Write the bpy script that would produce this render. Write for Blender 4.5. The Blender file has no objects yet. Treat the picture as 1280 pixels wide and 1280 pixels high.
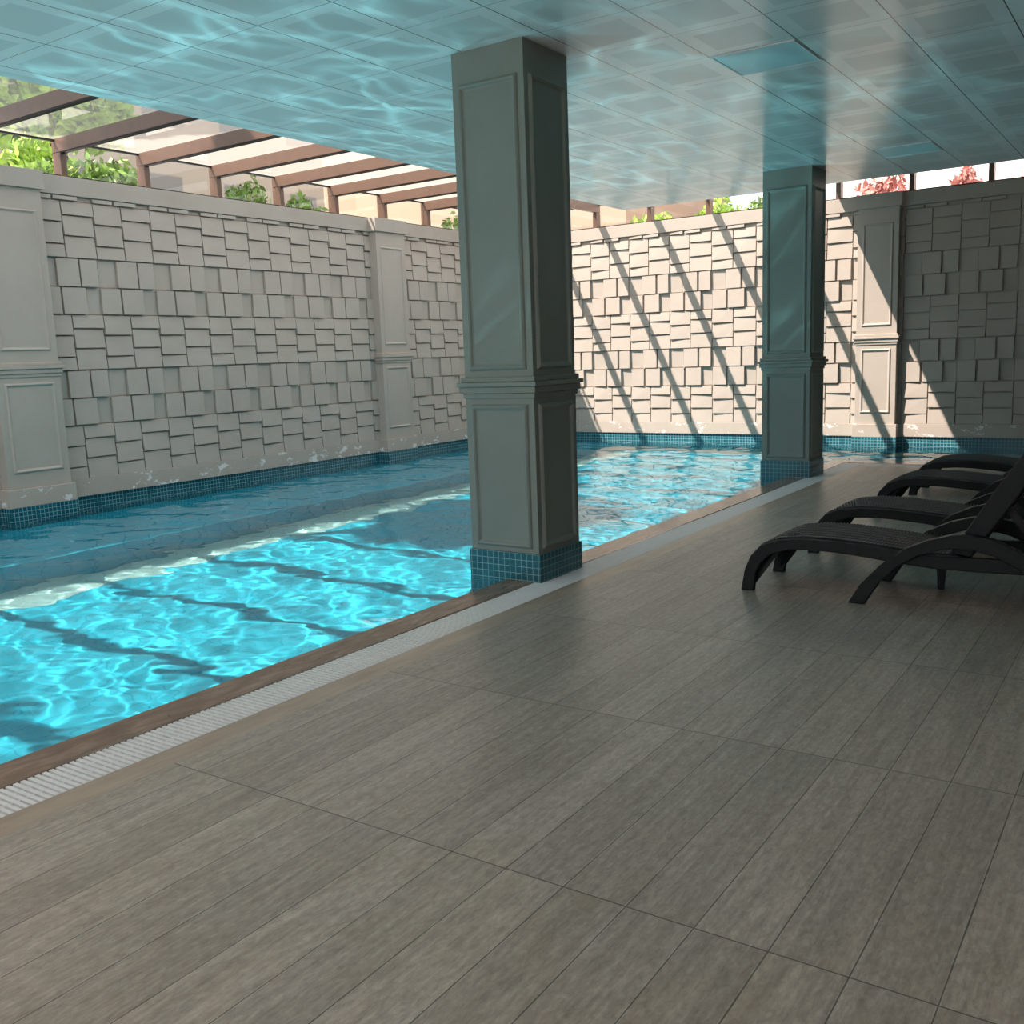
import bpy, bmesh, math, random
from math import sin, cos, pi, radians, sqrt
from mathutils import Vector, Matrix

random.seed(7)
S = bpy.context.scene
COL = S.collection

# ------------------------------------------------------------------ helpers
class MB:
    """collects faces (with metre UVs) and links them as one mesh object"""
    def __init__(self):
        self.v = []; self.f = []; self.uv = []
    def face(self, pts, uv=None):
        i = len(self.v); pts = [Vector(p) for p in pts]
        self.v += pts; self.f.append(list(range(i, i + len(pts))))
        if uv is None:
            n = Vector((0, 0, 0))
            for k in range(len(pts)):
                a, b = pts[k], pts[(k + 1) % len(pts)]
                n += Vector(((a.y - b.y) * (a.z + b.z), (a.z - b.z) * (a.x + b.x), (a.x - b.x) * (a.y + b.y)))
            ax = max(range(3), key=lambda q: abs(n[q]))
            if ax == 2: uv = [(p.x, p.y) for p in pts]
            elif ax == 1: uv = [(p.x, p.z) for p in pts]
            else: uv = [(p.y, p.z) for p in pts]
        self.uv.append(uv)
    def hexa(self, p):
        # p: 8 points, 0-3 bottom ring ccw, 4-7 top ring
        for q in ((3, 2, 1, 0), (4, 5, 6, 7), (0, 1, 5, 4), (1, 2, 6, 5), (2, 3, 7, 6), (3, 0, 4, 7)):
            self.face([p[k] for k in q])
    def box(self, x0, x1, y0, y1, z0, z1):
        self.hexa([(x0, y0, z0), (x1, y0, z0), (x1, y1, z0), (x0, y1, z0),
                   (x0, y0, z1), (x1, y0, z1), (x1, y1, z1), (x0, y1, z1)])
    def prism(self, poly, fn, t0, t1):
        """poly: 2D points ccw; fn(a,b,t)->3D; extruded from t0 to t1"""
        n = len(poly)
        A = [fn(a, b, t0) for a, b in poly]; B = [fn(a, b, t1) for a, b in poly]
        self.face(A[::-1]); self.face(B)
        for k in range(n):
            j = (k + 1) % n
            self.face([A[k], A[j], B[j], B[k]])
    def ribbon(self, outer, inner, fn, t0, t1):
        """solid band between two polylines of equal length"""
        n = len(outer)
        for k in range(n - 1):
            o0, o1, i0, i1 = outer[k], outer[k + 1], inner[k], inner[k + 1]
            self.face([fn(*o0, t0), fn(*o1, t0), fn(*i1, t0), fn(*i0, t0)])
            self.face([fn(*i0, t1), fn(*i1, t1), fn(*o1, t1), fn(*o0, t1)])
            self.face([fn(*o1, t0), fn(*o0, t0), fn(*o0, t1), fn(*o1, t1)])
            self.face([fn(*i0, t0), fn(*i1, t0), fn(*i1, t1), fn(*i0, t1)])
        for o, i in ((outer[0], inner[0]), (outer[-1], inner[-1])):
            self.face([fn(*o, t0), fn(*i, t0), fn(*i, t1), fn(*o, t1)])
    def build(self, name, mat, parent=None, bevel=0, smooth=False, merge=True, recalc=True):
        me = bpy.data.meshes.new(name)
        me.from_pydata([tuple(p) for p in self.v], [], self.f)
        ul = me.uv_layers.new(name='UVMap')
        flat = [c for u in self.uv for c in u]
        for k, l in enumerate(ul.data): l.uv = flat[k]
        bm = bmesh.new(); bm.from_mesh(me)
        if merge: bmesh.ops.remove_doubles(bm, verts=bm.verts, dist=1e-5)
        if recalc: bmesh.ops.recalc_face_normals(bm, faces=bm.faces)
        bm.to_mesh(me); bm.free()
        if smooth:
            for p in me.polygons: p.use_smooth = True
        o = bpy.data.objects.new(name, me); COL.objects.link(o)
        if mat: me.materials.append(mat)
        if parent: o.parent = parent
        if bevel:
            m = o.modifiers.new('bevel', 'BEVEL'); m.width = bevel; m.segments = 2; m.limit_method = 'ANGLE'
            m.angle_limit = radians(40); m.harden_normals = False
        return o

def tag(o, label, cat, group=None, kind=None):
    o['label'] = label; o['category'] = cat
    if group: o['group'] = group
    if kind: o['kind'] = kind
    return o
def struct(o, label=None, cat=None):
    o['kind'] = 'structure'
    if label: o['label'] = label
    if cat: o['category'] = cat
    return o
def thing(name, loc, label, cat, group=None, kind=None, rz=0):
    o = bpy.data.objects.new(name, None); COL.objects.link(o)
    o.location = loc; o.rotation_euler = (0, 0, rz); o.empty_display_size = .1
    return tag(o, label, cat, group, kind)
def copy_tree(o, loc, label, parent=None):
    c = o.copy(); COL.objects.link(c)
    if parent is None:
        c.location = loc; c['label'] = label
    else:
        c.parent = parent
    for ch in [k for k in bpy.data.objects if k.parent == o]:
        copy_tree(ch, None, None, c)
    return c

# ------------------------------------------------------------------ materials
class N:
    def __init__(self, name):
        self.m = bpy.data.materials.new(name); self.m.use_nodes = True
        self.t = self.m.node_tree; self.t.nodes.clear()
        self.out = self.t.nodes.new('ShaderNodeOutputMaterial')
    def n(self, typ, **kw):
        d = self.t.nodes.new(typ)
        for k, v in kw.items():
            if k.startswith('i_'):
                d.inputs[k[2:].replace('_', ' ')].default_value = v
            else: setattr(d, k, v)
        return d
    def l(self, a, b): self.t.links.new(a, b)
    def val(self, x, sock):
        if hasattr(x, 'is_linked') or hasattr(x, 'links'): self.l(x, sock)
        else: sock.default_value = x
    def math(self, op, a, b=0.0, c=0.0):
        d = self.n('ShaderNodeMath', operation=op)
        for k, x in enumerate((a, b, c)): self.val(x, d.inputs[k])
        return d.outputs[0]
    def mix(self, fac, a, b, mode='MIX'):
        d = self.n('ShaderNodeMix', data_type='RGBA', blend_type=mode)
        self.val(fac, d.inputs[0]); self.val(a, d.inputs[6]); self.val(b, d.inputs[7])
        return d.outputs[2]
    def noise(self, vec=None, scale=5, detail=4, rough=.5, dist=0):
        d = self.n('ShaderNodeTexNoise'); d.inputs['Scale'].default_value = scale
        d.inputs['Detail'].default_value = detail; d.inputs['Roughness'].default_value = rough
        d.inputs['Distortion'].default_value = dist
        if vec is not None: self.l(vec, d.inputs['Vector'])
        return d.outputs['Fac']
    def ramp(self, fac, stops):
        d = self.n('ShaderNodeValToRGB'); e = d.color_ramp.elements
        while len(e) < len(stops): e.new(.5)
        for k, (p, c) in enumerate(stops):
            e[k].position = p; e[k].color = c if len(c) == 4 else (*c, 1)
        self.l(fac, d.inputs[0]); return d.outputs[0]
    def coord(self, which='Object'):
        return self.n('ShaderNodeTexCoord').outputs[which]
    def mapping(self, vec, scale=(1, 1, 1), loc=(0, 0, 0)):
        d = self.n('ShaderNodeMapping'); d.inputs['Scale'].default_value = scale
        d.inputs['Location'].default_value = loc; self.l(vec, d.inputs['Vector']); return d.outputs[0]
    def bump(self, h, strength=.3, dist=.01):
        d = self.n('ShaderNodeBump'); d.inputs['Strength'].default_value = strength
        d.inputs['Distance'].default_value = dist; self.l(h, d.inputs['Height']); return d.outputs[0]
    def pbsdf(self, color, rough=.5, spec=.5, metallic=0, ior=1.5, normal=None):
        d = self.n('ShaderNodeBsdfPrincipled')
        self.val(color if not isinstance(color, tuple) else (*color[:3], 1), d.inputs['Base Color'])
        self.val(rough, d.inputs['Roughness']); d.inputs['Metallic'].default_value = metallic
        d.inputs['IOR'].default_value = ior
        d.inputs['Specular IOR Level'].default_value = spec
        if normal is not None: self.l(normal, d.inputs['Normal'])
        return d
    def done(self, shader):
        self.l(shader.outputs[0] if hasattr(shader, 'outputs') else shader, self.out.inputs['Surface']); return self.m

def mat_simple(name, color, rough=.5, spec=.5, metallic=0, var=.08, scale=6, bump=0):
    a = N(name); c = a.coord()
    f = a.noise(c, scale, 5, .6)
    lo = tuple(x * (1 - var) for x in color); hi = tuple(min(1, x * (1 + var)) for x in color)
    colr = a.ramp(f, [(.3, lo), (.7, hi)])
    nrm = a.bump(a.noise(c, scale * 20, 3), bump, .003) if bump else None
    return a.done(a.pbsdf(colr, rough, spec, metallic, normal=nrm))

def mat_mosaic(name, c1, c2, grout, pitch=.0475, mortar=.0025, rough=.18, bump=.4):
    a = N(name); uv = a.coord('UV')
    b = a.n('ShaderNodeTexBrick', offset=0.0, squash=1.0)
    b.inputs['Scale'].default_value = 1.0
    b.inputs['Brick Width'].default_value = pitch; b.inputs['Row Height'].default_value = pitch
    b.inputs['Mortar Size'].default_value = mortar; b.inputs['Mortar Smooth'].default_value = .1
    b.inputs['Color1'].default_value = (*c1, 1); b.inputs['Color2'].default_value = (*c2, 1)
    b.inputs['Mortar'].default_value = (*grout, 1)
    a.l(uv, b.inputs['Vector'])
    r = a.math('MULTIPLY_ADD', b.outputs['Fac'], .5, rough)
    inv = a.math('SUBTRACT', 1.0, b.outputs['Fac'])
    return a.done(a.pbsdf(b.outputs['Color'], r, .5, normal=a.bump(inv, bump, .002)))

def mat_planks():
    a = N('wood look floor tile'); c = a.coord()
    s = a.n('ShaderNodeSeparateXYZ'); a.l(c, s.inputs[0])
    px = a.math('DIVIDE', a.math('ADD', s.outputs[0], .3905), .2066)
    py = a.math('DIVIDE', a.math('SUBTRACT', s.outputs[1], 2.27), 1.29)
    ix = a.math('FLOOR', px); iy = a.math('FLOOR', py)
    cv = a.n('ShaderNodeCombineXYZ'); a.l(ix, cv.inputs[0]); a.l(iy, cv.inputs[1])
    wn = a.n('ShaderNodeTexWhiteNoise', noise_dimensions='3D'); a.l(cv.outputs[0], wn.inputs['Vector'])
    # grain, shifted per plank
    off = a.n('ShaderNodeVectorMath', operation='SCALE'); a.l(wn.outputs['Color'], off.inputs[0]); off.inputs['Scale'].default_value = 13.0
    sh = a.n('ShaderNodeVectorMath', operation='ADD'); a.l(c, sh.inputs[0]); a.l(off.outputs[0], sh.inputs[1])
    g1 = a.noise(a.mapping(sh.outputs[0], (22, 1.6, 1)), 1.0, 8, .65, .6)
    g2 = a.noise(a.mapping(sh.outputs[0], (75, 3.2, 1)), 1.0, 5, .6, .2)
    g3 = a.noise(a.mapping(sh.outputs[0], (5, 2.2, 1)), 1.0, 5, .65, .8)
    g4 = a.noise(a.mapping(sh.outputs[0], (12, 7, 1)), 1.0, 6, .7, 1.2)
    base = a.ramp(g1, [(.26, (0.182, 0.161, 0.131)), (.5, (0.322, 0.295, 0.250)), (.74, (0.464, 0.439, 0.378))])
    base = a.mix(.30, base, a.ramp(g4, [(.3, (0.158, 0.158, 0.137)), (.7, (0.422, 0.428, 0.390))]))
    base = a.mix(.30, base, a.ramp(g2, [(.3, (0.169, 0.156, 0.129)), (.7, (0.443, 0.417, 0.367))]))
    base = a.mix(a.math('MULTIPLY', a.math('SUBTRACT', g3, .42), 1.1), base, (.29, .25, .165, 1))
    dk = a.math('MULTIPLY_ADD', wn.outputs['Value'], .22, .89)
    g5 = a.noise(a.mapping(sh.outputs[0], (60, 22, 1)), 1.0, 6, .75, .5)
    base = a.mix(.5, base, a.mix(1.0, base, a.ramp(g5, [(.32, (.45, .45, .45)), (.5, (1, 1, 1)), (.68, (1.55, 1.55, 1.55))]), 'MULTIPLY'))
    base = a.mix(1.0, base, (1.05, 1.0, 1.02, 1), 'MULTIPLY')
    mul = a.n('ShaderNodeVectorMath', operation='SCALE'); a.l(base, mul.inputs[0]); a.l(dk, mul.inputs['Scale'])
    # joints
    fx = a.math('PINGPONG', px, .5); fy = a.math('PINGPONG', py, .5)
    edge = a.math('MULTIPLY', a.math('LESS_THAN', fx, .024), a.math('GREATER_THAN', a.noise(a.mapping(c, (3, 9, 1)), 1.0, 4, .6), .53))
    jx = a.math('LESS_THAN', fx, a.math('MULTIPLY_ADD', a.noise(a.mapping(c, (2, 5, 1)), 1.0, 3), .012, .003)); jy = a.math('LESS_THAN', fy, .0019)
    j = a.math('MAXIMUM', jx, jy)
    pale = a.mix(a.math('MULTIPLY', edge, .35), mul.outputs[0], (.46, .45, .42, 1))
    col = a.mix(a.math('MULTIPLY', j, .8), pale, (.03, .028, .025, 1))
    ro = a.math('MULTIPLY_ADD', g4, .30, .24)
    h = a.math('SUBTRACT', a.math('MULTIPLY', g2, .25), j)
    return a.done(a.pbsdf(col, ro, .4, normal=a.bump(h, .25, .002)))

def mat_tan_strip():
    a = N('tan stone strip'); c = a.coord()
    g = a.noise(a.mapping(c, (9, 1.5, 1)), 1.5, 6, .6)
    return a.done(a.pbsdf(a.ramp(g, [(.3, (.29, .225, .17)), (.7, (.44, .36, .285))]), .35, .5))

def mat_coping():
    a = N('wet brown travertine'); c = a.coord()
    g = a.noise(a.mapping(c, (8, 2.2, 4)), 1.6, 8, .65, .5)
    col = a.ramp(g, [(.25, (.11, .060, .040)), (.5, (.22, .132, .090)), (.75, (.38, .26, .19))])
    pits = a.noise(a.mapping(c, (30, 9, 10)), 1.3, 3, .6)
    p = a.math('LESS_THAN', pits, .31)
    col = a.mix(p, col, (.018, .012, .01, 1))
    return a.done(a.pbsdf(col, a.math('MULTIPLY_ADD', g, .22, .05), .6, normal=a.bump(a.math('SUBTRACT', g, p), .35, .004)))

def mat_plaster(name, col, var=.06, rough=.75, stain=0.0):
    a = N(name); c = a.coord()
    f = a.noise(c, 1.7, 6, .6); g = a.noise(c, 45, 4, .6)
    lo = tuple(x * (1 - var) for x in col); hi = tuple(x * (1 + var) for x in col)
    cc = a.ramp(f, [(.3, lo), (.7, hi)])
    if stain:
        s = a.noise(a.mapping(c, (1, 1, 2.0)), 4.2, 8, .72)
        cc = a.mix(a.math('MULTIPLY', a.math('GREATER_THAN', s, .585), stain), cc, (.78, .80, .78, 1))
    return a.done(a.pbsdf(cc, rough, .3, normal=a.bump(g, .15, .002)))

def mat_ceiling():
    a = N('perforated aluminium ceiling tile'); c = a.coord()
    s = a.n('ShaderNodeSeparateXYZ'); a.l(c, s.inputs[0])
    px = a.math('DIVIDE', a.math('ADD', s.outputs[0], 2.857), .612)
    py = a.math('DIVIDE', a.math('SUBTRACT', s.outputs[1], 6.79), .61)
    fx = a.math('PINGPONG', px, .5); fy = a.math('PINGPONG', py, .5)
    jx = a.math('LESS_THAN', fx, .006); jy = a.math('LESS_THAN', fy, .0035)
    j = a.math('MAXIMUM', jx, jy)
    inner = a.math('MULTIPLY', a.math('GREATER_THAN', fx, .17), a.math('GREATER_THAN', fy, .17))
    f2x = a.math('PINGPONG', a.math('MULTIPLY', s.outputs[0], 140.0), .5)
    col = a.mix(inner, (.82, .86, .86, 1), (.67, .72, .72, 1))
    col = a.mix(j, col, (.06, .07, .07, 1))
    ro = a.math('MULTIPLY_ADD', inner, .05, .17)
    b = a.pbsdf(col, ro, .5, ior=1.75, normal=a.bump(a.math('SUBTRACT', 1.0, j), .3, .003))
    return a.done(b)

def mat_glass(name, tint=(.96, .97, .96), dust=0.0, refl=.9):
    a = N(name)
    tr = a.n('ShaderNodeBsdfTransparent'); tr.inputs[0].default_value = (*tint, 1)
    gl = a.n('ShaderNodeBsdfGlossy'); gl.inputs['Roughness'].default_value = .01
    ge = a.n('ShaderNodeNewGeometry'); dt = a.n('ShaderNodeVectorMath', operation='DOT_PRODUCT')
    a.l(ge.outputs['Normal'], dt.inputs[0]); a.l(ge.outputs['Incoming'], dt.inputs[1])
    fr = a.n('ShaderNodeMath', operation='MULTIPLY_ADD')
    a.l(a.math('POWER', a.math('SUBTRACT', 1.0, a.math('ABSOLUTE', dt.outputs['Value'])), 5.0), fr.inputs[0])
    fr.inputs[1].default_value = refl; fr.inputs[2].default_value = .035
    m = a.n('ShaderNodeMixShader'); a.l(fr.outputs[0], m.inputs[0]); a.l(tr.outputs[0], m.inputs[1]); a.l(gl.outputs[0], m.inputs[2])
    if dust:
        d = a.n('ShaderNodeBsdfTranslucent'); d.inputs[0].default_value = (.9, .86, .78, 1)
        m2 = a.n('ShaderNodeMixShader'); m2.inputs[0].default_value = dust
        a.l(m.outputs[0], m2.inputs[1]); a.l(d.outputs[0], m2.inputs[2]); m = m2
    return a.done(m)

def mat_fill_panel():  # translucent sheet for the added overhead fill panel
    a = N('translucent fill panel')
    d = a.n('ShaderNodeBsdfTranslucent'); d.inputs[0].default_value = (.56, .535, .50, 1)
    return a.done(d)

def mat_water():
    a = N('pool water')
    g = a.n('ShaderNodeBsdfGlass'); g.inputs['IOR'].default_value = 1.33; g.inputs['Roughness'].default_value = 0
    g.inputs['Color'].default_value = (.97, 1, 1, 1)
    return a.done(g)

def mat_wicker():
    a = N('woven dark plastic'); c = a.coord()
    w1 = a.n('ShaderNodeTexWave', bands_direction='X'); w1.inputs['Scale'].default_value = 42; a.l(c, w1.inputs['Vector'])
    w2 = a.n('ShaderNodeTexWave', bands_direction='Z'); w2.inputs['Scale'].default_value = 42; a.l(c, w2.inputs['Vector'])
    h = a.math('MULTIPLY', w1.outputs['Fac'], w2.outputs['Fac'])
    return a.done(a.pbsdf((.0035, .0045, .005), .40, .32, normal=a.bump(h, .5, .003)))

def mat_facade(name, wall, win, bw, bh, mort):
    a = N(name); uv = a.coord('UV')
    b = a.n('ShaderNodeTexBrick', offset=0.0); b.inputs['Scale'].default_value = 1
    b.inputs['Brick Width'].default_value = bw; b.inputs['Row Height'].default_value = bh
    b.inputs['Mortar Size'].default_value = mort
    for k, c in (('Color1', win), ('Color2', win), ('Mortar', wall)): b.inputs[k].default_value = (*c, 1)
    a.l(uv, b.inputs['Vector'])
    return a.done(a.pbsdf(b.outputs['Color'], .8, .2))

M = dict(
    planks=mat_planks(), tan=mat_tan_strip(), coping=mat_coping(),
    grate=mat_simple('white drain plastic', (.74, .75, .76), .4, .4, var=.03),
    channel=mat_simple('dark channel', (.03, .03, .03), .8, .2),
    border=mat_mosaic('pale pool border tile', (.26, .47, .46), (.28, .50, .48), (.20, .40, .40), pitch=.25, mortar=.006, rough=.5, bump=.1),
    mosaic=mat_mosaic('teal pool mosaic', (.006, .082, .115), (.012, .125, .16), (.22, .40, .43)),
    basin=mat_mosaic('pale blue pool tile', (.004, .335, .46), (.005, .36, .49), (.003, .27, .39), pitch=.25, mortar=.006, rough=.5, bump=.1),
    wall=mat_plaster('off white moulded plaster', (.425, .376, .325)),
    plinth=mat_plaster('worn plaster plinth', (.44, .385, .33), stain=.8),
    paint=mat_plaster('painted column plaster', (.225, .245, .218), rough=.5),
    dark_wall=mat_plaster('grey paint', (.22, .22, .21)),
    ceiling=mat_ceiling(),
    bronze=mat_simple('brown aluminium', (.13, .074, .050), .38, .5, var=.08),
    gasket=mat_simple('black gasket', (.012, .011, .01), .5, .3),
    fill_panel=mat_fill_panel(),
    glass=mat_glass('clear pane'), roofglass=mat_glass('dusty roof pane', (.96, .96, .94), .14, .8),
    water=mat_water(), wicker=mat_wicker(), weave=mat_simple('sheen toned seat strand', (.19, .20, .21), .30, .6, var=.2),  # ribs greyer than the dark plastic: reflected sheen put into their colour
    lens=mat_simple('frosted light cover', (.42, .72, .77), .35, .5, var=.02),
    leafA=mat_simple('bright leaf', (.30, .46, .06), .5, .4, var=.5, scale=3),
    leafB=mat_simple('mid leaf', (.16, .27, .05), .5, .4, var=.5, scale=3),
    leafR=mat_simple('reddish leaf', (.50, .20, .17), .5, .4, var=.4, scale=3),
    bark=mat_simple('bark', (.12, .08, .05), .9, .2, var=.3),
    ground=mat_simple('pale paving', (.55, .52, .48), .9, .2),
    facadeP=mat_facade('pink facade', (.88, .80, .76), (.70, .42, .36), 1.3, 1.9, .40),
    facadeC=mat_facade('cream facade', (.46, .38, .30), (.26, .24, .22), 2.1, 2.9, .62),
    facadeC2=mat_facade('sunlit cream facade', (.42, .32, .24), (.36, .28, .21), 3.0, 2.6, .8),
    facadeW=mat_facade('white facade', (.80, .78, .80), (.45, .35, .36), 2.4, 2.9, .7),
    tileroof=mat_simple('red roof tile', (.50, .16, .12), .8, .2, var=.2),
)

# ------------------------------------------------------------------ key measures
XW, YB = -10.366, 15.442            # faces of the two moulded walls
ZP, ZPT, ZL, ZT = .14, .335, 3.487, 3.685   # plinth bottom/top, ledge bottom/top
ZC = 3.551
XCE, YCE = -6.756, 12.974           # ceiling edges
XI, XG1, XG2, XS = -3.868, -3.628, -3.374, -3.228   # coping, grate, strip
YD = 12.71                          # far end of the planks
YN = -2.0                           # near end of the pool
XR, YF = 2.6, -4.0                  # right wall, front wall
WZ = -.012                          # water level
ZG = 4.10                           # roof glass

# ------------------------------------------------------------------ setting: floor, kerb strips, grating
b = MB()
b.box(XS, XR, YF, YD, -.12, 0)
b.box(-12, XS, YF, YN - .64, -.12, 0)
struct(b.build('floor', M['planks']))

def L_strip(name, x0, x1, z0, z1, mat, d0, d1, notch=False):
    """strip that runs along the pool side, turns at the far end of the deck"""
    b = MB()
    segs = [(YN - .64 + d0, YD + d1)]
    xa = x0
    if notch:
        segs = [(YN - .4, 5.54), (6.125, 11.46), (12.015, YD + d1)]
    for s0, s1 in segs: b.box(x0, x1, s0, s1, z0, z1)
    b.box(x1, XR, YD + d0, YD + d1, z0, z1)
    return b.build(name, mat)
struct(L_strip('trim_1', XG2, XS, -.1, 0, M['tan'], 0, .146), 'tan stone strip between drain grating and floor planks', 'floor strip')
cop = MB()
for s0, s1 in ((YN - .4, 5.545), (6.12, 11.464), (12.013, YD + .40)):
    cop.box(XI, XG1, s0, s1, -.16, 0)
for s0, s1 in ((5.545, 6.12), (11.464, 12.013)):
    pass
cop.box(XG1, XR, YD + .40, YD + .64, -.16, 0); cop.box(XI, XG1, YD + .40, YD + .64, -.16, 0)
cop.box(-12, XI, YN - .24, YN, -.16, 0)
struct(cop.build('trim_2', M['coping'], bevel=.012), 'wet brown stone coping along the pool edge', 'pool coping')
# channel under the gratings
ch = MB()
ch.box(XG1, XG2, YN - .4, YD + .40, -.2, -.14); ch.box(XG2, XR, YD + .146, YD + .40, -.2, -.14)
struct(ch.build('trim_3', M['channel']), 'dark drain channel below the grating', 'drain channel')

def grating(y0, y1, x0, label):
    t = thing('drain_grating', (x0, y0, 0), label, 'grating', 'white overflow gratings')
    g = MB(); L = y1 - y0; w = XG2 - .006 - x0; n = int(L / .0292)
    for k in range(n):
        a = k * .0292
        g.box(0.006, w, a + .004, a + .0215, -.022, -.001)
    g.build('slats', M['grate'], t)
    r = MB()
    for q in (.36, .66):
        r.box(w * q - .005, w * q + .005, 0, L, -.028, -.003)
    r.build('rail', M['grate'], t)
    return t
XN = -3.575
grating(YN, 5.535, XG1, 'white slatted drain grating running up to the near column')
grating(5.535, 6.125, XN, 'short white drain grating beside the near column foot')
grating(6.125, 11.455, XG1, 'white slatted drain grating between the two columns')
grating(11.455, 12.02, XN, 'short white drain grating beside the far column foot')
grating(12.02, YD + .39, XG1, 'white slatted drain grating beyond the far column')
t = thing('drain_grating', (XG2, YD + .146, 0), 'white drain grating across the far end of the deck', 'grating', 'white overflow gratings')
g = MB()
for k in range(int((XR - XG2) / .0292)):
    g.box(k * .0292 + .004, k * .0292 + .0215, .006, .248, -.022, -.001)
g.build('slats', M['grate'], t)
g = MB(); g.box(0, XR - XG2, .12, .132, -.03, -.006); g.build('rail', M['grate'], t)

# ------------------------------------------------------------------ pool basin (inner faces), water
DB = -1.42
basin = MB()
def quad(b, *p): b.face(p)
x0, x1, y0, y1 = XW - .005, XI, YN, YB + .005
yl = YD + .64
quad(basin, (x0, y0, DB), (x1, y0, DB), (x1, y1, DB), (x0, y1, DB))
quad(basin, (x1, yl, DB), (XR, yl, DB), (XR, y1, DB), (x1, y1, DB))
quad(basin, (x1, y0, -.02), (x1, y0, DB), (x1, yl, DB), (x1, yl, -.02))
quad(basin, (x1, yl, -.02), (x1, yl, DB), (XR, yl, DB), (XR, yl, -.02))
quad(basin, (x0, y0, -.02), (x0, y0, DB), (x1, y0, DB), (x1, y0, -.02))
# bench along the left wall
basin.box(x0, -8.38, y0, y1, DB, -.47)
bo = struct(basin.build('pool_basin', M['basin'], recalc=False), 'pale blue tiled pool basin with a wide underwater bench along left wall', 'pool basin')
bs = MB(); bs.box(-8.38, -7.76, y0, y1, DB - .03, DB + .004)
bso = struct(bs.build('trim_10', M['border']), 'pale tiled border strip on the pool floor beside the bench', 'pool floor border')
# waterline mosaic band on the two walls (steps round the pilasters)
PIL_L = [(5.50, 6.215), (11.53, 12.20)]; PIL_B = [(-4.10, -3.515)]; PP = .15
ml = MB()
def mosaic_run(mk, a0, a1, pils, zb, zt):
    cur = a0
    for p0, p1 in pils + [(a1, a1)]:
        mk(cur, p0, 0.0)
        if p1 > p0: mk(p0 - .03, p1 + .03, PP + .03)
        cur = p1
mosaic_run(lambda a, c, d: ml.box(XW - .2, XW + .004 + d, a, c, -.75, ZP), YN, YB, PIL_L, 0, 0)
mosaic_run(lambda a, c, d: ml.box(a, c, YB - .004 - d, YB + .2, -.75, ZP), XW, XR, PIL_B, 0, 0)
ml.box(XI - .004, XI + .1, YN, yl, -.35, -.03)
ml.box(XI, XR, yl - .1, yl + .004, -.35, -.03)
struct(ml.build('trim_4', M['mosaic']), 'teal mosaic waterline band below the moulded walls', 'mosaic band')

# water surface
rw = random.Random(3)
waves = []
for k in range(34):
    lam = .20 * (1.3 / .20) ** rw.random()
    th = rw.gauss(1.0, .75)
    waves.append((2 * pi / lam * cos(th), 2 * pi / lam * sin(th), rw.random() * 6.28, .0030 * (lam / .6) ** 1.15))
for k in range(22):
    lam = rw.uniform(.10, .22); th = rw.uniform(0, 6.28)
    waves.append((2 * pi / lam * cos(th), 2 * pi / lam * sin(th), rw.random() * 6.28, .00050 * (lam / .15)))
def wz(x, y):
    h = 0
    for kx, ky, ph, am in waves: h += am * sin(kx * x + ky * y + ph)
    return WZ + h * .36
def water_patch(b, x0, x1, y0, y1, st):
    nx = max(1, round((x1 - x0) / st)); ny = max(1, round((y1 - y0) / st))
    base = len(b[0])
    for j in range(ny + 1):
        y = y0 + (y1 - y0) * j / ny
        for i in range(nx + 1):
            x = x0 + (x1 - x0) * i / nx
            b[0].append((x, y, wz(x, y)))
    for j in range(ny):
        for i in range(nx):
            a = base + j * (nx + 1) + i
            b[1].append((a, a + 1, a + nx + 2, a + nx + 1))
wb = ([], [])
water_patch(wb, XW, XI, YN, yl, .030)
water_patch(wb, XW, XI, yl, YB, .030)
water_patch(wb, XI, XR, yl, YB, .030)
me = bpy.data.meshes.new('pool_water'); me.from_pydata(wb[0], [], wb[1])
bm = bmesh.new(); bm.from_mesh(me); bmesh.ops.remove_doubles(bm, verts=bm.verts, dist=1e-4); bm.to_mesh(me); bm.free()
for p in me.polygons: p.use_smooth = True
me.materials.append(M['water'])
water = bpy.data.objects.new('pool_water', me); COL.objects.link(water)
tag(water, 'clear turquoise rippled water filling the swimming pool', 'water', kind='stuff')

# ------------------------------------------------------------------ moulded walls
MOTIF = []   # (u0,u1,v0,v1, (bl,br,tr,tl)) in a panel .75 wide x 1.24 high, v measured from the bottom, B below? A on top
A0, BH = .62, .62
def colA(u0, u1, fr, shapes):
    v = 1.0
    for f, sh in zip(fr, shapes):
        MOTIF.append((u0, u1, BH + (v - f) * A0, BH + v * A0, sh)); v -= f
colA(0, .365, (.375, .385, .24), ((.050, .030, .010, .016), (.046, .030, .010, .014), (.030, .040, .024, .008)))
colA(.365, .75, (.25, .36, .39), ((.030, .048, .030, .006), (.044, .030, .006, .012), (.044, .034, .008, .014)))
def rowB(v0, v1, fr, shapes):
    u = 0
    for f, sh in zip(fr, shapes):
        MOTIF.append((u, u + f * .75, v0, v1, sh)); u += f * .75
rowB(.305, .62, (.31, .38, .31), (None, (.036, .056, .042, .022), (.034, .052, .040, .022)))
rowB(0, .305, (.36, .41, .23), ((.032, .050, .038, .020), (.038, .058, .044, .024), None))

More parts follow.
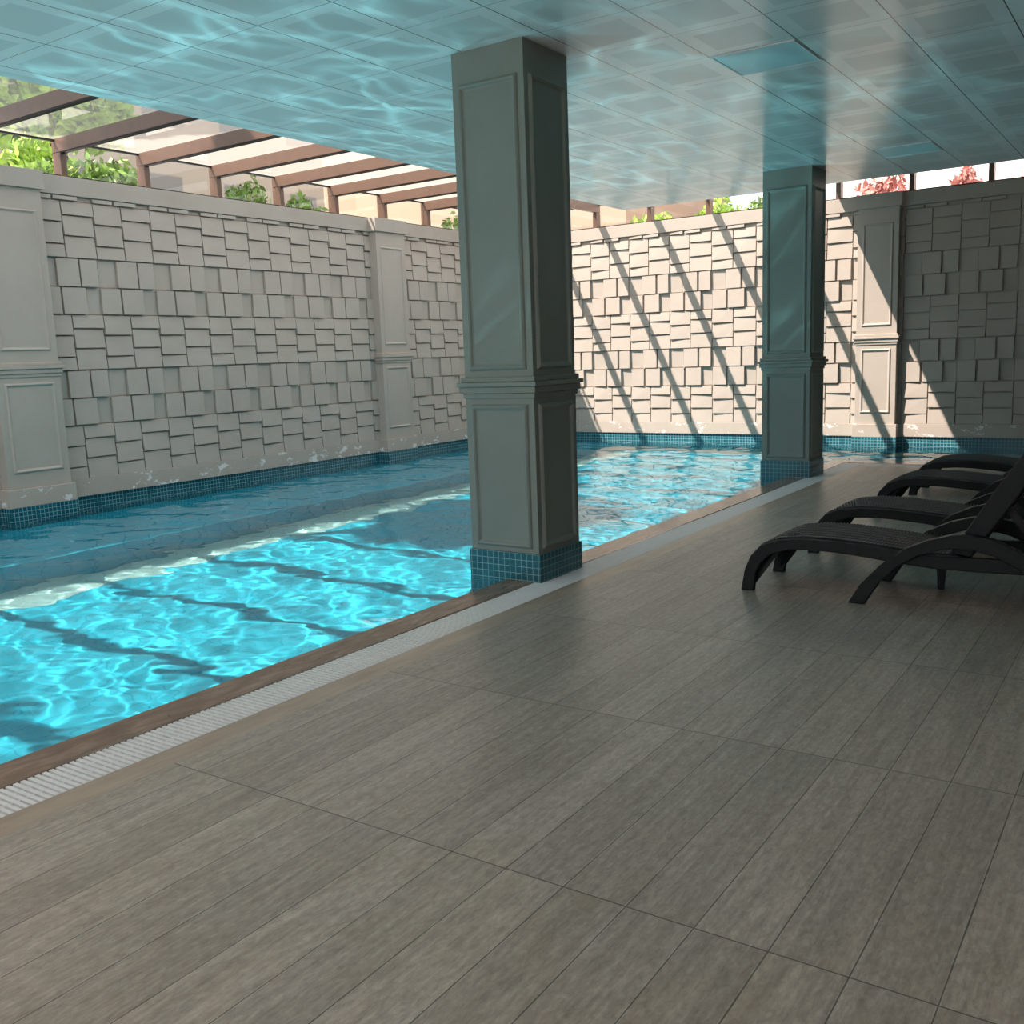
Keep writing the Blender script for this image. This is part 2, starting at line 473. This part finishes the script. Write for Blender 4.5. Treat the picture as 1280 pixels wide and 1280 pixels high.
def relief(mb, fn, u0, u1, phase, z0, z1):
    """fn(u, depth, z)"""
    G = .008
    k0 = math.floor((u0 - phase) / .75) - 1; k1 = math.ceil((u1 - phase) / .75) + 1
    for kz in range(-1, 4):
        for k in range(k0, k1):
            for (a, c, v0, v1, sh) in MOTIF:
                A, C = phase + k * .75 + a + G, phase + k * .75 + c - G - (.014 if v0 < .5 and sh else 0)
                B0, B1 = ZTOP - (kz + 1) * 1.24 + v0 + G, ZTOP - (kz + 1) * 1.24 + v1 - G
                a2, c2, b2, d2 = max(A, u0), min(C, u1), max(B0, z0), min(B1, z1)
                if c2 - a2 < .012 or d2 - b2 < .01: continue
                def dep(u, z):
                    s = (u - A) / (C - A); r = (z - B0) / (B1 - B0)
                    if sh is None: return .006
                    bl, br, tr, tl = sh
                    return .016 + .68 * ((bl * (1 - s) + br * s) * (1 - r) + (tl * (1 - s) + tr * s) * r)
                q = [(a2, b2), (c2, b2), (c2, d2), (a2, d2)]
                back = [fn(u, -.005, z) for u, z in q]; front = [fn(u, dep(u, z), z) for u, z in q]
                mb.face(front)
                for i in range(4):
                    j = (i + 1) % 4
                    mb.face([back[i], back[j], front[j], front[i]])
ZTOP = 3.430
fL = lambda u, d, z: (XW - .02 + d, u, z)
fB = lambda u, d, z: (u, YB + .02 - d, z)

def runs(a0, a1, pils):
    r = []; cur = a0
    for p0, p1 in pils: r.append((cur, p0)); cur = p1
    r.append((cur, a1)); return r
WLO = .02   # back plane of the relief

wl = MB(); wl.box(XW - .28, XW - .022, YF, YB + .28, -1.6, ZT)
for u0, u1 in runs(YF, YB - .02, PIL_L): relief(wl, fL, u0, u1, 6.155, ZPT, ZL - .009)
struct(wl.build('wall_left', M['wall'], merge=False))
wk = MB(); wk.box(XW - .022, XR + .2, YB + .022, YB + .28, -1.6, ZT)
for u0, u1 in runs(XW, XR, PIL_B): relief(wk, fB, u0, u1, -7.206 - .75 * 5, ZPT, ZL - .009)
struct(wk.build('wall_back', M['wall'], merge=False))

# plinth and ledge trims
pl = MB()
for u0, u1 in runs(YF, YB, PIL_L): pl.box(XW - .03, XW + .03, u0, u1, ZP, ZPT)
for u0, u1 in runs(XW, XR, PIL_B): pl.box(u0, u1, YB - .03, YB + .03, ZP, ZPT)
struct(pl.build('trim_5', M['plinth'], bevel=.004), 'stained plaster plinth above the mosaic waterline band', 'plinth')
lg = MB()
for u0, u1 in runs(YF, YB, PIL_L): lg.box(XW - .28, XW + .034, u0, u1, ZL, ZT)
for u0, u1 in runs(XW, XR, PIL_B): lg.box(u0, u1, YB - .034, YB + .28, ZL, ZT)
struct(lg.build('trim_6', M['wall'], bevel=.004), 'smooth plaster ledge capping the moulded walls', 'ledge')

def frame(mb, fn, u0, u1, z0, z1, w=.045, h=.018):
    prof = [(0, 0), (.15 * w, .6 * h), (.38 * w, h), (.6 * w, .75 * h), (.75 * w, .3 * h), (w, 0)]
    rings = []
    for o, d in prof:
        rings.append([fn(u0 + o, d, z0 + o), fn(u1 - o, d, z0 + o), fn(u1 - o, d, z1 - o), fn(u0 + o, d, z1 - o)])
    for r in range(len(rings) - 1):
        for k in range(4):
            j = (k + 1) % 4
            mb.face([rings[r][k], rings[r][j], rings[r + 1][j], rings[r + 1][k]])

def pilaster(loc, fn, w, label, mat, wet=.0):
    """fn(u,d,z): local coordinates, u centred"""
    t = thing('pilaster', loc, label, 'pilaster', 'plaster pilasters on the moulded walls')
    h = w / 2
    def bx(mb, u, d, z0, z1): mb.hexa([fn(-u, -.06, z0), fn(u, -.06, z0), fn(u, d, z0), fn(-u, d, z0), fn(-u, -.06, z1), fn(u, -.06, z1), fn(u, d, z1), fn(-u, d, z1)])
    m = MB(); bx(m, h, PP, ZPT, ZL); m.build('shaft', mat, t, bevel=.004)
    m = MB(); bx(m, h + .03, PP + .03, ZP, ZPT); m.build('plinth', M['plinth'], t, bevel=.004)
    m = MB(); bx(m, h + .035, PP + .035, ZL, ZT); m.build('capital', mat, t, bevel=.004)
    m = MB()
    bx(m, h + .012, PP + .012, 1.515, 1.55); bx(m, h + .024, PP + .024, 1.55, 1.60); bx(m, h + .04, PP + .04, 1.60, 1.635); bx(m, h + .02, PP + .02, 1.635, 1.67)
    m.build('band_moulding', mat, t, bevel=.006)
    for z0, z1 in ((1.79, 3.27), (.50, 1.455)):
        m = MB(); frame(m, lambda u, d, z: fn(u, PP + d - .001, z), -h + .075, h - .075, z0, z1)
        m.build('panel_moulding', mat, t)
    return t
names = ['plaster pilaster on the left wall, at the left edge of the photo', 'plaster pilaster on the left wall, just left of the near column']
for (p0, p1), lb in zip(PIL_L, names):
    pilaster((XW, (p0 + p1) / 2, 0), lambda u, d, z: (d, u, z), p1 - p0, lb, M['wall'])
p0, p1 = PIL_B[0]
pilaster(((p0 + p1) / 2, YB, 0), lambda u, d, z: (u, -d, z), p1 - p0, 'half sunlit plaster pilaster on the back wall, right of the far column', M['wall'])

# ------------------------------------------------------------------ free-standing columns
def column(x0, x1, y0, y1, label):
    t = thing('column', ((x0 + x1) / 2, (y0 + y1) / 2, 0), label, 'column', 'panelled columns at the pool edge')
    hx, hy = (x1 - x0) / 2, (y1 - y0) / 2
    m = MB(); m.box(-hx, hx, -hy, hy, .19, ZC); m.build('shaft', M['paint'], t, bevel=.004)
    m = MB(); e = .012; m.box(-hx - e, hx + e, -hy - e, hy + e, -1.38, .19); m.build('tile_base', M['mosaic'], t)
    m = MB()
    for e, z0, z1 in ((.012, 1.265, 1.30), (.028, 1.30, 1.345), (.045, 1.345, 1.375), (.022, 1.375, 1.41)):
        m.box(-hx - e, hx + e, -hy - e, hy + e, z0, z1)
    m.build('band_moulding', M['paint'], t, bevel=.006)
    faces = [(lambda u, d, z: (u, -hy - d, z), hx), (lambda u, d, z: (-u, hy + d, z), hx),
             (lambda u, d, z: (hx + d, u, z), hy), (lambda u, d, z: (-hx - d, -u, z), hy)]
    for fn, h in faces:
        for z0, z1 in ((1.455, 3.345), (.225, 1.225)):
            m = MB(); frame(m, lambda u, d, z: fn(u, d - .001, z), -h + .048, h - .048, z0, z1, .05, .022)
            m.build('panel_moulding', M['paint'], t)
    return t
column(-4.170, -3.597, 5.557, 6.107, 'tall grey green panelled column at the pool edge, nearest the camera')
column(-4.168, -3.593, 11.476, 12.001, 'grey green panelled column at the pool edge, farther one near loungers')

# ------------------------------------------------------------------ ceiling
YFILL = .4
c = MB(); c.box(XCE, XR, YFILL, YCE, ZC, ZG + .01)
struct(c.build('ceiling', M['ceiling']))
c = MB(); c.box(-4.6, XR + .2, YCE, YB + .3, ZG - .03, ZG + .12)
struct(c.build('trim_7', M['dark_wall']), 'solid roof cover over the right end of the back strip', 'roof cover')
def ceiling_light(x0, y0, label):
    t = thing('ceiling_light', (x0 + .305, y0 + .305, ZC), label, 'ceiling light', 'square ceiling light panels')
    m = MB(); a = .295
    m.box(-a + .008, a - .008, -a + .008, a - .008, -.005, .01); m.build('diffuser', M['lens'], t)
    m = MB()
    for q in ((-a, a, -a, -a + .01), (-a, a, a - .01, a), (-a, -a + .01, -a + .01, a - .01), (a - .01, a, -a + .01, a - .01)):
        m.box(*q, -.008, .01)
    m.build('frame', M['grate'], t)
ceiling_light(-2.857, 6.79, 'unlit square light panel in the ceiling, nearer and larger one')
ceiling_light(-2.857, 6.79 + .61 * 7, 'unlit square light panel in the ceiling, far one near back wall')

# ------------------------------------------------------------------ glazed strips: rafters, windows, roof panes
PH, PW = .145, .072
post_y = [6.62 + 1.07 * k for k in range(-9, 9)]
post_y = [y for y in post_y if y > YF and y < YB - .1]
beam_end = 13.2
order = ['first', 'second', 'third', 'fourth', 'fifth', 'sixth', 'seventh', 'eighth', 'ninth', 'tenth', 'eleventh', 'twelfth', 'thirteenth', 'fourteenth', 'fifteenth', 'sixteenth']
vis_left = [y for y in post_y if y > 5.0]
for y in post_y:
    if y in vis_left:
        lb = 'brown roof rafter with post on the left wall, %s from the left edge' % order[vis_left.index(y)]
    else:
        lb = 'brown roof rafter on the left wall, beyond the left edge of the photo'
    if y < 3.0: pass
    t = thing('roof_rafter', (XW, y, ZT), lb, 'rafter', 'brown rafters over the pool')
    m = MB(); m.box(-PH, 0, -PW / 2, PW / 2, 0, .262); m.build('post', M['bronze'], t, bevel=.003)
    if y > beam_end:
        t.name = 'window_post'; t['label'] = 'brown metal window post on the left wall near the back corner, without rafter'; t['category'] = 'post'; t['group'] = 'brown window posts'; continue
    m = MB(); m.box(-PH, XCE - XW - .002, -PW / 2, PW / 2, .268, .412); m.build('beam', M['bronze'], t, bevel=.003)
    m = MB(); m.box(-PH + .01, XCE - XW - .002, -PW / 2 + .006, PW / 2 - .006, .256, .268); m.build('gasket', M['gasket'], t)
post_x = [-8.62 + 1.045 * k for k in range(-1, 11)]
vis_back = [x for x in post_x if x < -1.0]
for x in post_x:
    glazed = x < -4.3
    lb = 'brown metal %s on the back wall, %s counted from the left corner' % ('rafter with post' if glazed else 'window post', order[post_x.index(x)])
    t = thing('roof_rafter' if glazed else 'window_post', (x, YB, ZT), lb, 'rafter' if glazed else 'post', 'brown rafters over the pool' if glazed else 'brown window posts on the back wall')
    hh = .262 if glazed else ZG - .03 - ZT
    m = MB(); m.box(-PW / 2, PW / 2, 0, PH, 0, hh); m.build('post', M['bronze'], t, bevel=.003)
    if glazed:
        m = MB(); m.box(-PW / 2, PW / 2, YCE - YB + .002, PH, .268, .412); m.build('beam', M['bronze'], t, bevel=.003)
# sills
m = MB(); m.box(XW - .12, XW - .02, YF, YB, ZT, ZT + .022); m.box(XW, XR, YB + .02, YB + .12, ZT, ZT + .022)
struct(m.build('trim_8', M['gasket']), 'black window sill rail on top of the moulded walls', 'sill')
m = MB(); m.box(XW - .11, XW - .08, YF, YB, ZG - .03, ZG - .008); m.box(XW, -4.6, YB + .08, YB + .11, ZG - .03, ZG - .008)
struct(m.build('trim_9', M['gasket']), 'thin black glazing rail at the top of the windows', 'glazing rail')
k = 0
ys = [YF] + post_y + [YB]
for a, c in zip(ys[:-1], ys[1:]):
    if c < 3.5: continue
    k += 1
    m = MB(); m.box(XW - .10, XW - .092, a + .036, c - .036, ZT + .022, ZG - .03)
    struct(m.build('window_%d' % k, M['glass']))
xs = post_x
for a, c in zip(xs[:-1], xs[1:]):
    if a < XW or a > -.6: continue
    k += 1
    m = MB(); m.box(a + .036, c - .036, YB + .092, YB + .10, ZT + .022, ZG - .03)
    struct(m.build('window_%d' % k, M['glass']))
k += 1
m = MB(); m.face([(XW - .2, YF, ZG + .004), (XCE + .0, YF, ZG + .004), (XCE + .0, YB + .2, ZG + .004), (XW - .2, YB + .2, ZG + .004)])

m.face([(XCE, YCE, ZG + .004), (-4.6, YCE, ZG + .004), (-4.6, YB + .2, ZG + .004), (XCE, YB + .2, ZG + .004)])
struct(m.build('window_%d' % k, M['roofglass'], merge=False), 'flat glass roof over the strips between ceiling and walls', 'roof glazing')

k += 1
m = MB(); m.box(XCE, XR, YF, YFILL, ZG - .02, ZG)
struct(m.build('window_%d' % k, M['fill_panel']), 'added translucent fill panel over the near end of the deck, unseen behind the camera', 'fill panel')  # added unseen panel, no window of the hall: spreads soft light over the deck
# ------------------------------------------------------------------ right and front walls (behind the camera)
m = MB(); m.box(XR, XR + .2, YF, YB + .28, -1.6, ZG); struct(m.build('wall_right', M['dark_wall']))
m = MB(); m.box(XW, XR + .2, YF - .2, YF, -1.6, -.02); m.box(XR - .3, XR + .2, YF - .2, YF, -.02, ZG); m.box(XW, XR, YF - .2, YF, 2.3, ZG)
struct(m.build('wall_front', M['dark_wall']))

# ------------------------------------------------------------------ sun loungers
SO = [(0, 0), (.024, .137), (.064, .230), (.13, .302), (.235, .345), (.39, .364), (.58, .364), (.78, .351), (.95, .335), (1.15, .322), (1.4, .325), (1.65, .33)]
SI = [(.082, 0), (.10, .128), (.134, .194), (.205, .255), (.31, .287), (.45, .296), (.60, .293), (.78, .279), (.94, .262), (1.15, .245), (1.4, .245), (1.65, .25)]
AO = [(.690, 0), (.76, .121), (.872, .249), (1.004, .356), (1.134, .418), (1.26, .456), (1.335, .465), (1.47, .448), (1.60, .392), (1.74, .30), (1.87, .17), (1.95, .05), (1.965, 0)]
AI = [(.785, 0), (.872, .143), (.985, .258), (1.093, .326), (1.22, .369), (1.31, .378), (1.38, .376), (1.48, .352), (1.59, .30), (1.69, .22), (1.79, .11), (1.86, .03), (1.87, 0)]
LW = .66
def make_lounger(loc, label):
    t = thing('sun_lounger', loc, label, 'sun lounger', 'sun loungers in a row on the deck')
    fn = lambda a, z, y: (a, y, z)
    for y0 in (.012, LW - .057):
        m = MB(); m.ribbon(SO, SI, fn, y0, y0 + .045); m.build('side_rail', M['wicker'], t, bevel=.006)
    for y0 in (-.03, LW - .028):
        m = MB(); m.ribbon(AO, AI, fn, y0, y0 + .058); m.build('arm', M['wicker'], t, bevel=.007)
    # woven seat: ribs across on a thin curved deck
    m = MB()
    top = [(x, z) for x, z in SO if .05 < x < 1.3]
    def zat(x):
        for (xa, za), (xb, zb) in zip(SO[:-1], SO[1:]):
            if xa <= x <= xb: return za + (zb - za) * (x - xa) / (xb - xa)
        return SO[-1][1]
    x = .075; cnt = 0
    while x < 1.34:
        z = zat(x) + .004; z2 = zat(x + .012) + .004
        dz = (z2 - z) * .7
        pr = [(x, z - .010), (x + .0005, z + .002), (x + .003, z + .0075 + dz * .2), (x + .0065, z + .0095 + dz * .4), (x + .010, z + .007 + dz * .6), (x + .0125, z + .001 + dz * .75), (x + .013, z - .010 + dz * .8)]
        for c0 in range(15):
            ya = .05 + c0 * (LW - .10) / 15; yb = ya + (LW - .10) / 15 - .004; o2 = .004 if c0 % 2 else 0
            for (xa, za), (xb, zb2) in zip(pr[:-1], pr[1:]):
                m.face([(xa, ya, za - o2), (xb, ya, zb2 - o2), (xb, yb, zb2 - o2), (xa, yb, za - o2)])
        cnt += 1
        x += .0215
    weave = m; m = MB()
    xx = [.06, .075, .13, .235, .39, .58, .78, .95, 1.15, 1.34]
    m.ribbon([(q, zat(q) - .009) for q in xx], [(q, zat(q) - .024) for q in xx], fn, .05, LW - .05)
    seat = m.build('seat', M['wicker'], t)
    weave.build('woven_ribs', M['weave'], seat, recalc=False)
    CL = [(0, .042), (.13, .062), (.20, .10), (.255, .165), (.30, .23), (.33, .30)]
    def fx(z):
        for (za, xa), (zb, xb) in zip(CL[:-1], CL[1:]):
            if za <= z <= zb: return xa + (xb - xa) * (z - za) / (zb - za)
        return CL[-1][1]
    # cross panel between the foot legs, arched
    m = MB()
    arch = [(.050, .0), (.060, .05), (.075, .11), (.105, .165), (.16, .205), (.24, .225), (LW / 2, .23)]
    inner = arch + [(LW - a, z) for a, z in arch[-2::-1]]
    outer = [(a, .315) for a, z in inner]
    m.ribbon(outer, inner, lambda y, z, a: (fx(z) + a, y, z), -.014, .014)
    m.build('foot_panel', M['wicker'], t)
    # support legs under the seat
    for (lx, ly) in ((1.09, .54),):
        m = MB(); m.hexa([(lx, ly, 0), (lx + .035, ly, 0), (lx + .035, ly + .035, 0), (lx, ly + .035, 0),
                          (lx - .015, ly - .01, .26), (lx + .05, ly - .01, .26), (lx + .05, ly + .045, .26), (lx - .015, ly + .045, .26)])
        m.build('leg', M['wicker'], t)
    # backrest
    br = thing('backrest', (1.245, 0, .345), '', '') ; del br['label']; del br['category']; br.parent = t
    BO = [(0, 0), (.10, .165), (.21, .35), (.33, .545), (.44, .71), (.50, .80)]
    BI = [(.105, -.02), (.20, .125), (.31, .30), (.42, .49), (.52, .66), (.575, .765)]
    for y0 in (.03, LW - .075):
        m = MB(); m.ribbon(BO, BI, fn, y0, y0 + .045); m.build('side_bar', M['wicker'], br, bevel=.006)
    m = MB()
    for k in range(46):
        s = k / 45 * .97 + .02
        def P(L, s):
            q = s * (len(L) - 1); i = min(int(q), len(L) - 2); f = q - i
            return (L[i][0] + (L[i + 1][0] - L[i][0]) * f, L[i][1] + (L[i + 1][1] - L[i][1]) * f)
        a = P(BO, s); a2 = P(BO, min(1, s + .017)); off = (.035, -.02)
        p = [(a[0] + .012, a[1] - .006), (a2[0] + .012, a2[1] - .006), (a2[0] + .03, a2[1] - .016), (a[0] + .03, a[1] - .016)]
        m.prism(p, fn, .07, LW - .07)
    m.build('woven_back', M['wicker'], br)
    m = MB(); m.prism([(.50, .80), (.575, .765), (.59, .80), (.53, .835)], fn, .03, LW - .03); m.build('top_bar', M['wicker'], br, bevel=.008)
    for y0 in (.10, LW - .13):
        m = MB(); m.ribbon([(.30, .27), (.45, .08), (.58, -.07)], [(.27, .245), (.42, .055), (.55, -.09)], fn, y0, y0 + .03); m.build('brace', M['wicker'], br)
    return t
L1 = make_lounger((-2.29, 5.915, 0), 'black woven sun lounger nearest the camera, armrest arch in front')
copy_tree(L1, (-2.27, 7.22, 0), 'black woven sun lounger second from the camera')
copy_tree(L1, (-2.26, 9.02, 0), 'black woven sun lounger third from the camera')
copy_tree(L1, (-2.25, 10.42, 0), 'black woven sun lounger farthest away, nearest the back wall')

# ------------------------------------------------------------------ outside
m = MB(); m.box(-60, XW - .28, -40, 60, 3.2, 3.5); m.box(XW - .28, 40, YB + .28, 60, 3.2, 3.5)
struct(m.build('ground', M['ground']), 'pale paving outside at window height', 'ground')
m = MB(); m.box(-12, 12, -30, YF - .2, -.15, -.02); struct(m.build('patio_ground', M['ground']), 'paving outside behind the camera', 'ground')

def leaf_mesh(seed, n, rx, ry, rz, size):
    r = random.Random(seed); b = MB()
    for k in range(n):
        while True:
            p = Vector((r.uniform(-1, 1), r.uniform(-1, 1), r.uniform(-1, 1)))
            if .35 < p.length < 1: break
        lump = .8 + .25 * sin(p.x * 5 + seed) * cos(p.y * 4 + seed)
        p = Vector((p.x * rx * lump, p.y * ry * lump, p.z * rz * lump + rz))
        d = Vector((r.gauss(0, 1), r.gauss(0, 1), r.gauss(0, .7) + .3)).normalized(); e = d.orthogonal().normalized()
        e = Matrix.Rotation(r.random() * 6.28, 3, d) @ e; f = d.cross(e)
        s = size * r.uniform(.6, 1.3)
        b.face([p - e * s, p + f * s * .45, p + e * s, p - f * s * .45])
    return b
def shrub(loc, sc, mat, label, seed, n=900):
    t = thing('shrub', loc, label, 'shrub', 'shrubs outside the windows')
    leaf_mesh(seed, n, sc[0], sc[1], sc[2], .085).build('foliage', mat, t, merge=False, recalc=False)
    m = MB()
    for k in range(3):
        a = k * 2.1
        m.hexa([(cos(a) * .05 - .02, sin(a) * .05 - .02, 0), (cos(a) * .05 + .02, sin(a) * .05 - .02, 0), (cos(a) * .05 + .02, sin(a) * .05 + .02, 0), (cos(a) * .05 - .02, sin(a) * .05 + .02, 0),
                (cos(a) * .3 - .01, sin(a) * .3 - .01, sc[2]), (cos(a) * .3 + .01, sin(a) * .3 - .01, sc[2]), (cos(a) * .3 + .01, sin(a) * .3 + .01, sc[2]), (cos(a) * .3 - .01, sin(a) * .3 + .01, sc[2])])
    m.build('stem', M['bark'], t)
shrub((-12.8, 7.75, 3.5), (.5, .62, .62), M['leafA'], 'bright green rounded shrub behind the first window on the left', 1)
shrub((-13.2, 9.0, 3.5), (.6, .68, .60), M['leafB'], 'green shrub behind the second window from the left', 2)
shrub((-14.4, 12.8, 3.5), (.6, .5, .76), M['leafB'], 'green shrub behind the fourth window of the left wall', 3)
shrub((-13.6, 13.3, 3.5), (.5, .5, .58), M['leafB'], 'low spreading shrub behind the fifth window of the left wall', 4)
shrub((-15.4, 20.6, 3.5), (.7, .8, .88), M['leafB'], 'shrub seen beside the near column through the left windows', 5)
shrub((-9.9, 20.4, 3.5), (.8, .6, .55), M['leafA'], 'bright shrub behind the back wall windows, left one', 6)
shrub((-8.2, 20.0, 3.5), (.66, .6, .60), M['leafA'], 'bright shrub behind the back wall windows, middle one', 7)
shrub((-7.0, 19.5, 3.5), (.7, .6, .50), M['leafB'], 'darker shrub behind the back wall windows beside the far column', 8)

shrub((-4.85, 19.8, 3.5), (.62, .5, .62), M['leafR'], 'reddish shrub behind the back wall windows, right of the far column', 9)
shrub((-3.5, 20.2, 3.5), (.35, .4, .62), M['leafR'], 'small reddish shrub behind the window right of the back wall pilaster', 10)
shrub((-2.3, 20.4, 3.5), (.55, .4, .60), M['leafR'], 'reddish shrub behind the window at the right edge of the photo', 12)

def tree(loc, h, cr, label, seed, leaf='leafB'):
    t = thing('tree', loc, label, 'tree', 'trees outside')
    b = leaf_mesh(seed, 5200, cr, cr * 1.1, cr * .8, .2)
    o = b.build('foliage', M[leaf], t, merge=False, recalc=False); o.location = (0, 0, h - cr * .8)
    m = MB(); n = 8
    rings = [[(cos(2 * pi * k / n) * r, sin(2 * pi * k / n) * r, z) for k in range(n)] for r, z in ((.22, 0), (.15, h * .5), (.07, h))]
    for A, B in zip(rings[:-1], rings[1:]):
        for k in range(n): m.face([A[k], A[(k + 1) % n], B[(k + 1) % n], B[k]])
    m.build('trunk', M['bark'], t, smooth=True)
def building(loc, w, d, h, mat, label, roof=True, facade_u='x'):
    t = thing('building', loc, label, 'building', 'buildings outside')
    m = MB(); m.box(0, w, 0, d, 0, h); m.build('walls', mat, t)
    m = MB()
    if roof:
        o = .4
        m.face([(-o, -o, h), (w + o, -o, h), (w * .5, d * .5, h + 1.4)]); m.face([(w + o, -o, h), (w + o, d + o, h), (w * .5, d * .5, h + 1.4)])
        m.face([(w + o, d + o, h), (-o, d + o, h), (w * .5, d * .5, h + 1.4)]); m.face([(-o, d + o, h), (-o, -o, h), (w * .5, d * .5, h + 1.4)])
        m.face([(-o, -o, h), (-o, d + o, h), (w + o, d + o, h), (w + o, -o, h)])
    else: m.box(-.2, w + .2, -.2, d + .2, h, h + .3)
    m.build('roof', M['tileroof'] if roof else M['ground'], t)
building((-27, 3, 3.5), 8, 16.5, 15.0, M['facadeC'], 'long cream house outside to the left of the glazed strip', False)
building((-33, 27, 3.5), 19, 8, 17.0, M['facadeC2'], 'tall sunlit cream house outside beyond the far left corner', False)
building((-9.5, 26, 3.5), 18, 8, 7.5, M['facadeP'], 'pale pink house outside behind the back wall windows', False)
tree((-15.6, 9.9, 3.5), 2.6, 1.35, 'small leafy tree outside, seen through the roof glass at the left', 21, 'leafA')
tree((-12.5, 2.1, 3.5), 8.0, 1.45, 'leafy tree outside the left wall, nearest the camera', 11)

# ------------------------------------------------------------------ light
W = bpy.data.worlds.new('World'); S.world = W; W.use_nodes = True
nt = W.node_tree; bg = nt.nodes['Background']
bg.inputs[0].default_value = (.82, .90, 1.0, 1); bg.inputs[1].default_value = 2.0
sd = Vector((.48, .54, -1.0)).normalized()
sl = bpy.data.lights.new('sun', 'SUN'); sl.energy = 14.0; sl.angle = radians(.53); sl.color = (1, .865, .785)
so = bpy.data.objects.new('sun', sl); COL.objects.link(so); so.location = (-10, -10, 20)
so.rotation_euler = sd.to_track_quat('-Z', 'Y').to_euler()
sl.cycles.is_caustics_light = True
water.cycles.is_caustics_caster = True
bo.cycles.is_caustics_receiver = True
for o in bpy.data.objects:
    if o.name.startswith(('tile_base', 'trim_4', 'trim_10')): o.cycles.is_caustics_receiver = True

def ripple_spot(loc, aim, power, seed, ang):  # added spot lamp, its ripple pattern stands in for sun reflected off the water
    l = bpy.data.lights.new('added_ripple_spot', 'SPOT'); l.energy = power; l.spot_size = radians(ang); l.spot_blend = .6
    l.shadow_soft_size = .02; l.color = (.33, .93, 1); l.use_nodes = True
    t = l.node_tree; em = t.nodes['Emission']
    tc = t.nodes.new('ShaderNodeTexCoord'); sp = t.nodes.new('ShaderNodeSeparateXYZ'); t.links.new(tc.outputs['Normal'], sp.inputs[0])
    def mt(op, a, b=0.0):
        d = t.nodes.new('ShaderNodeMath'); d.operation = op
        for q, x in enumerate((a, b)):
            if hasattr(x, 'links'): t.links.new(x, d.inputs[q])
            else: d.inputs[q].default_value = x
        return d.outputs[0]
    za = mt('ABSOLUTE', sp.outputs[2]); u = mt('DIVIDE', sp.outputs[0], za); v = mt('DIVIDE', sp.outputs[1], za)
    cv = t.nodes.new('ShaderNodeCombineXYZ'); t.links.new(u, cv.inputs[0]); t.links.new(v, cv.inputs[1]); cv.inputs[2].default_value = seed
    nz = t.nodes.new('ShaderNodeTexNoise'); nz.inputs['Scale'].default_value = 2.2; nz.inputs['Detail'].default_value = 3; t.links.new(cv.outputs[0], nz.inputs['Vector'])
    ad = t.nodes.new('ShaderNodeMix'); ad.data_type = 'VECTOR'; ad.inputs[0].default_value = .28
    t.links.new(cv.outputs[0], ad.inputs[4]); t.links.new(nz.outputs['Color'], ad.inputs[5])
    mp = t.nodes.new('ShaderNodeMapping'); mp.vector_type = 'TEXTURE'; mp.inputs['Rotation'].default_value = (0, 0, radians(38)); mp.inputs['Scale'].default_value = (1 / 5.0, 1 / 15.0, 1)
    t.links.new(ad.outputs[1], mp.inputs['Vector'])
    vo = t.nodes.new('ShaderNodeTexVoronoi'); vo.feature = 'DISTANCE_TO_EDGE'; vo.inputs['Scale'].default_value = 1.0; t.links.new(mp.outputs[0], vo.inputs['Vector'])
    e = mt('POWER', mt('MAXIMUM', mt('SUBTRACT', 1.0, mt('MULTIPLY', vo.outputs['Distance'], 2.4)), 0.0), 7.0)
    n2 = t.nodes.new('ShaderNodeTexNoise'); n2.inputs['Scale'].default_value = 3.0; t.links.new(cv.outputs[0], n2.inputs['Vector'])
    g = mt('MULTIPLY', e, mt('MAXIMUM', mt('SUBTRACT', mt('MULTIPLY', n2.outputs['Fac'], 5.0), 2.1), 0.0))
    t.links.new(mt('ADD', mt('MULTIPLY', g, 1.25), .20), em.inputs['Strength'])
    o = bpy.data.objects.new('added_ripple_spot', l); COL.objects.link(o); o.location = loc
    o.rotation_euler = Vector(aim).to_track_quat('-Z', 'Y').to_euler()
    return o
for gi, (gx, gy) in enumerate(((-6.6, 3.2), (-6.4, 6.4), (-6.2, 9.6))):
    ripple_spot((gx, gy, .12), (.25, .2, 1), 260, gi * 3.7, 118)

# ------------------------------------------------------------------ camera and view
cam = bpy.data.cameras.new('camera'); co = bpy.data.objects.new('camera', cam); COL.objects.link(co)
cam.sensor_width = 36; cam.lens = 36 * 1224.29 / 1280; cam.clip_start = .05
yaw, pitch, roll = 0.6011, -0.1579, -0.0372
fw = Vector((-sin(yaw) * cos(pitch), cos(yaw) * cos(pitch), sin(pitch)))
r = fw.cross(Vector((0, 0, 1))).normalized(); u = r.cross(fw)
r2 = cos(roll) * r + sin(roll) * u; u2 = -sin(roll) * r + cos(roll) * u
mt = Matrix((r2, u2, -fw)).transposed().to_4x4(); mt.translation = (0, 0, 1.55)
co.matrix_world = mt
S.camera = co
S.view_settings.view_transform = 'Standard'; S.view_settings.look = 'None'
S.view_settings.gamma = 1; S.view_settings.use_curve_mapping = False
S.view_settings.exposure = 0.0
S.render.engine = 'CYCLES'
S.cycles.use_denoising = True
S.cycles.max_bounces = 12; S.cycles.diffuse_bounces = 5; S.cycles.glossy_bounces = 5; S.cycles.transmission_bounces = 8; S.cycles.transparent_max_bounces = 12
S.cycles.sample_clamp_indirect = 6.0
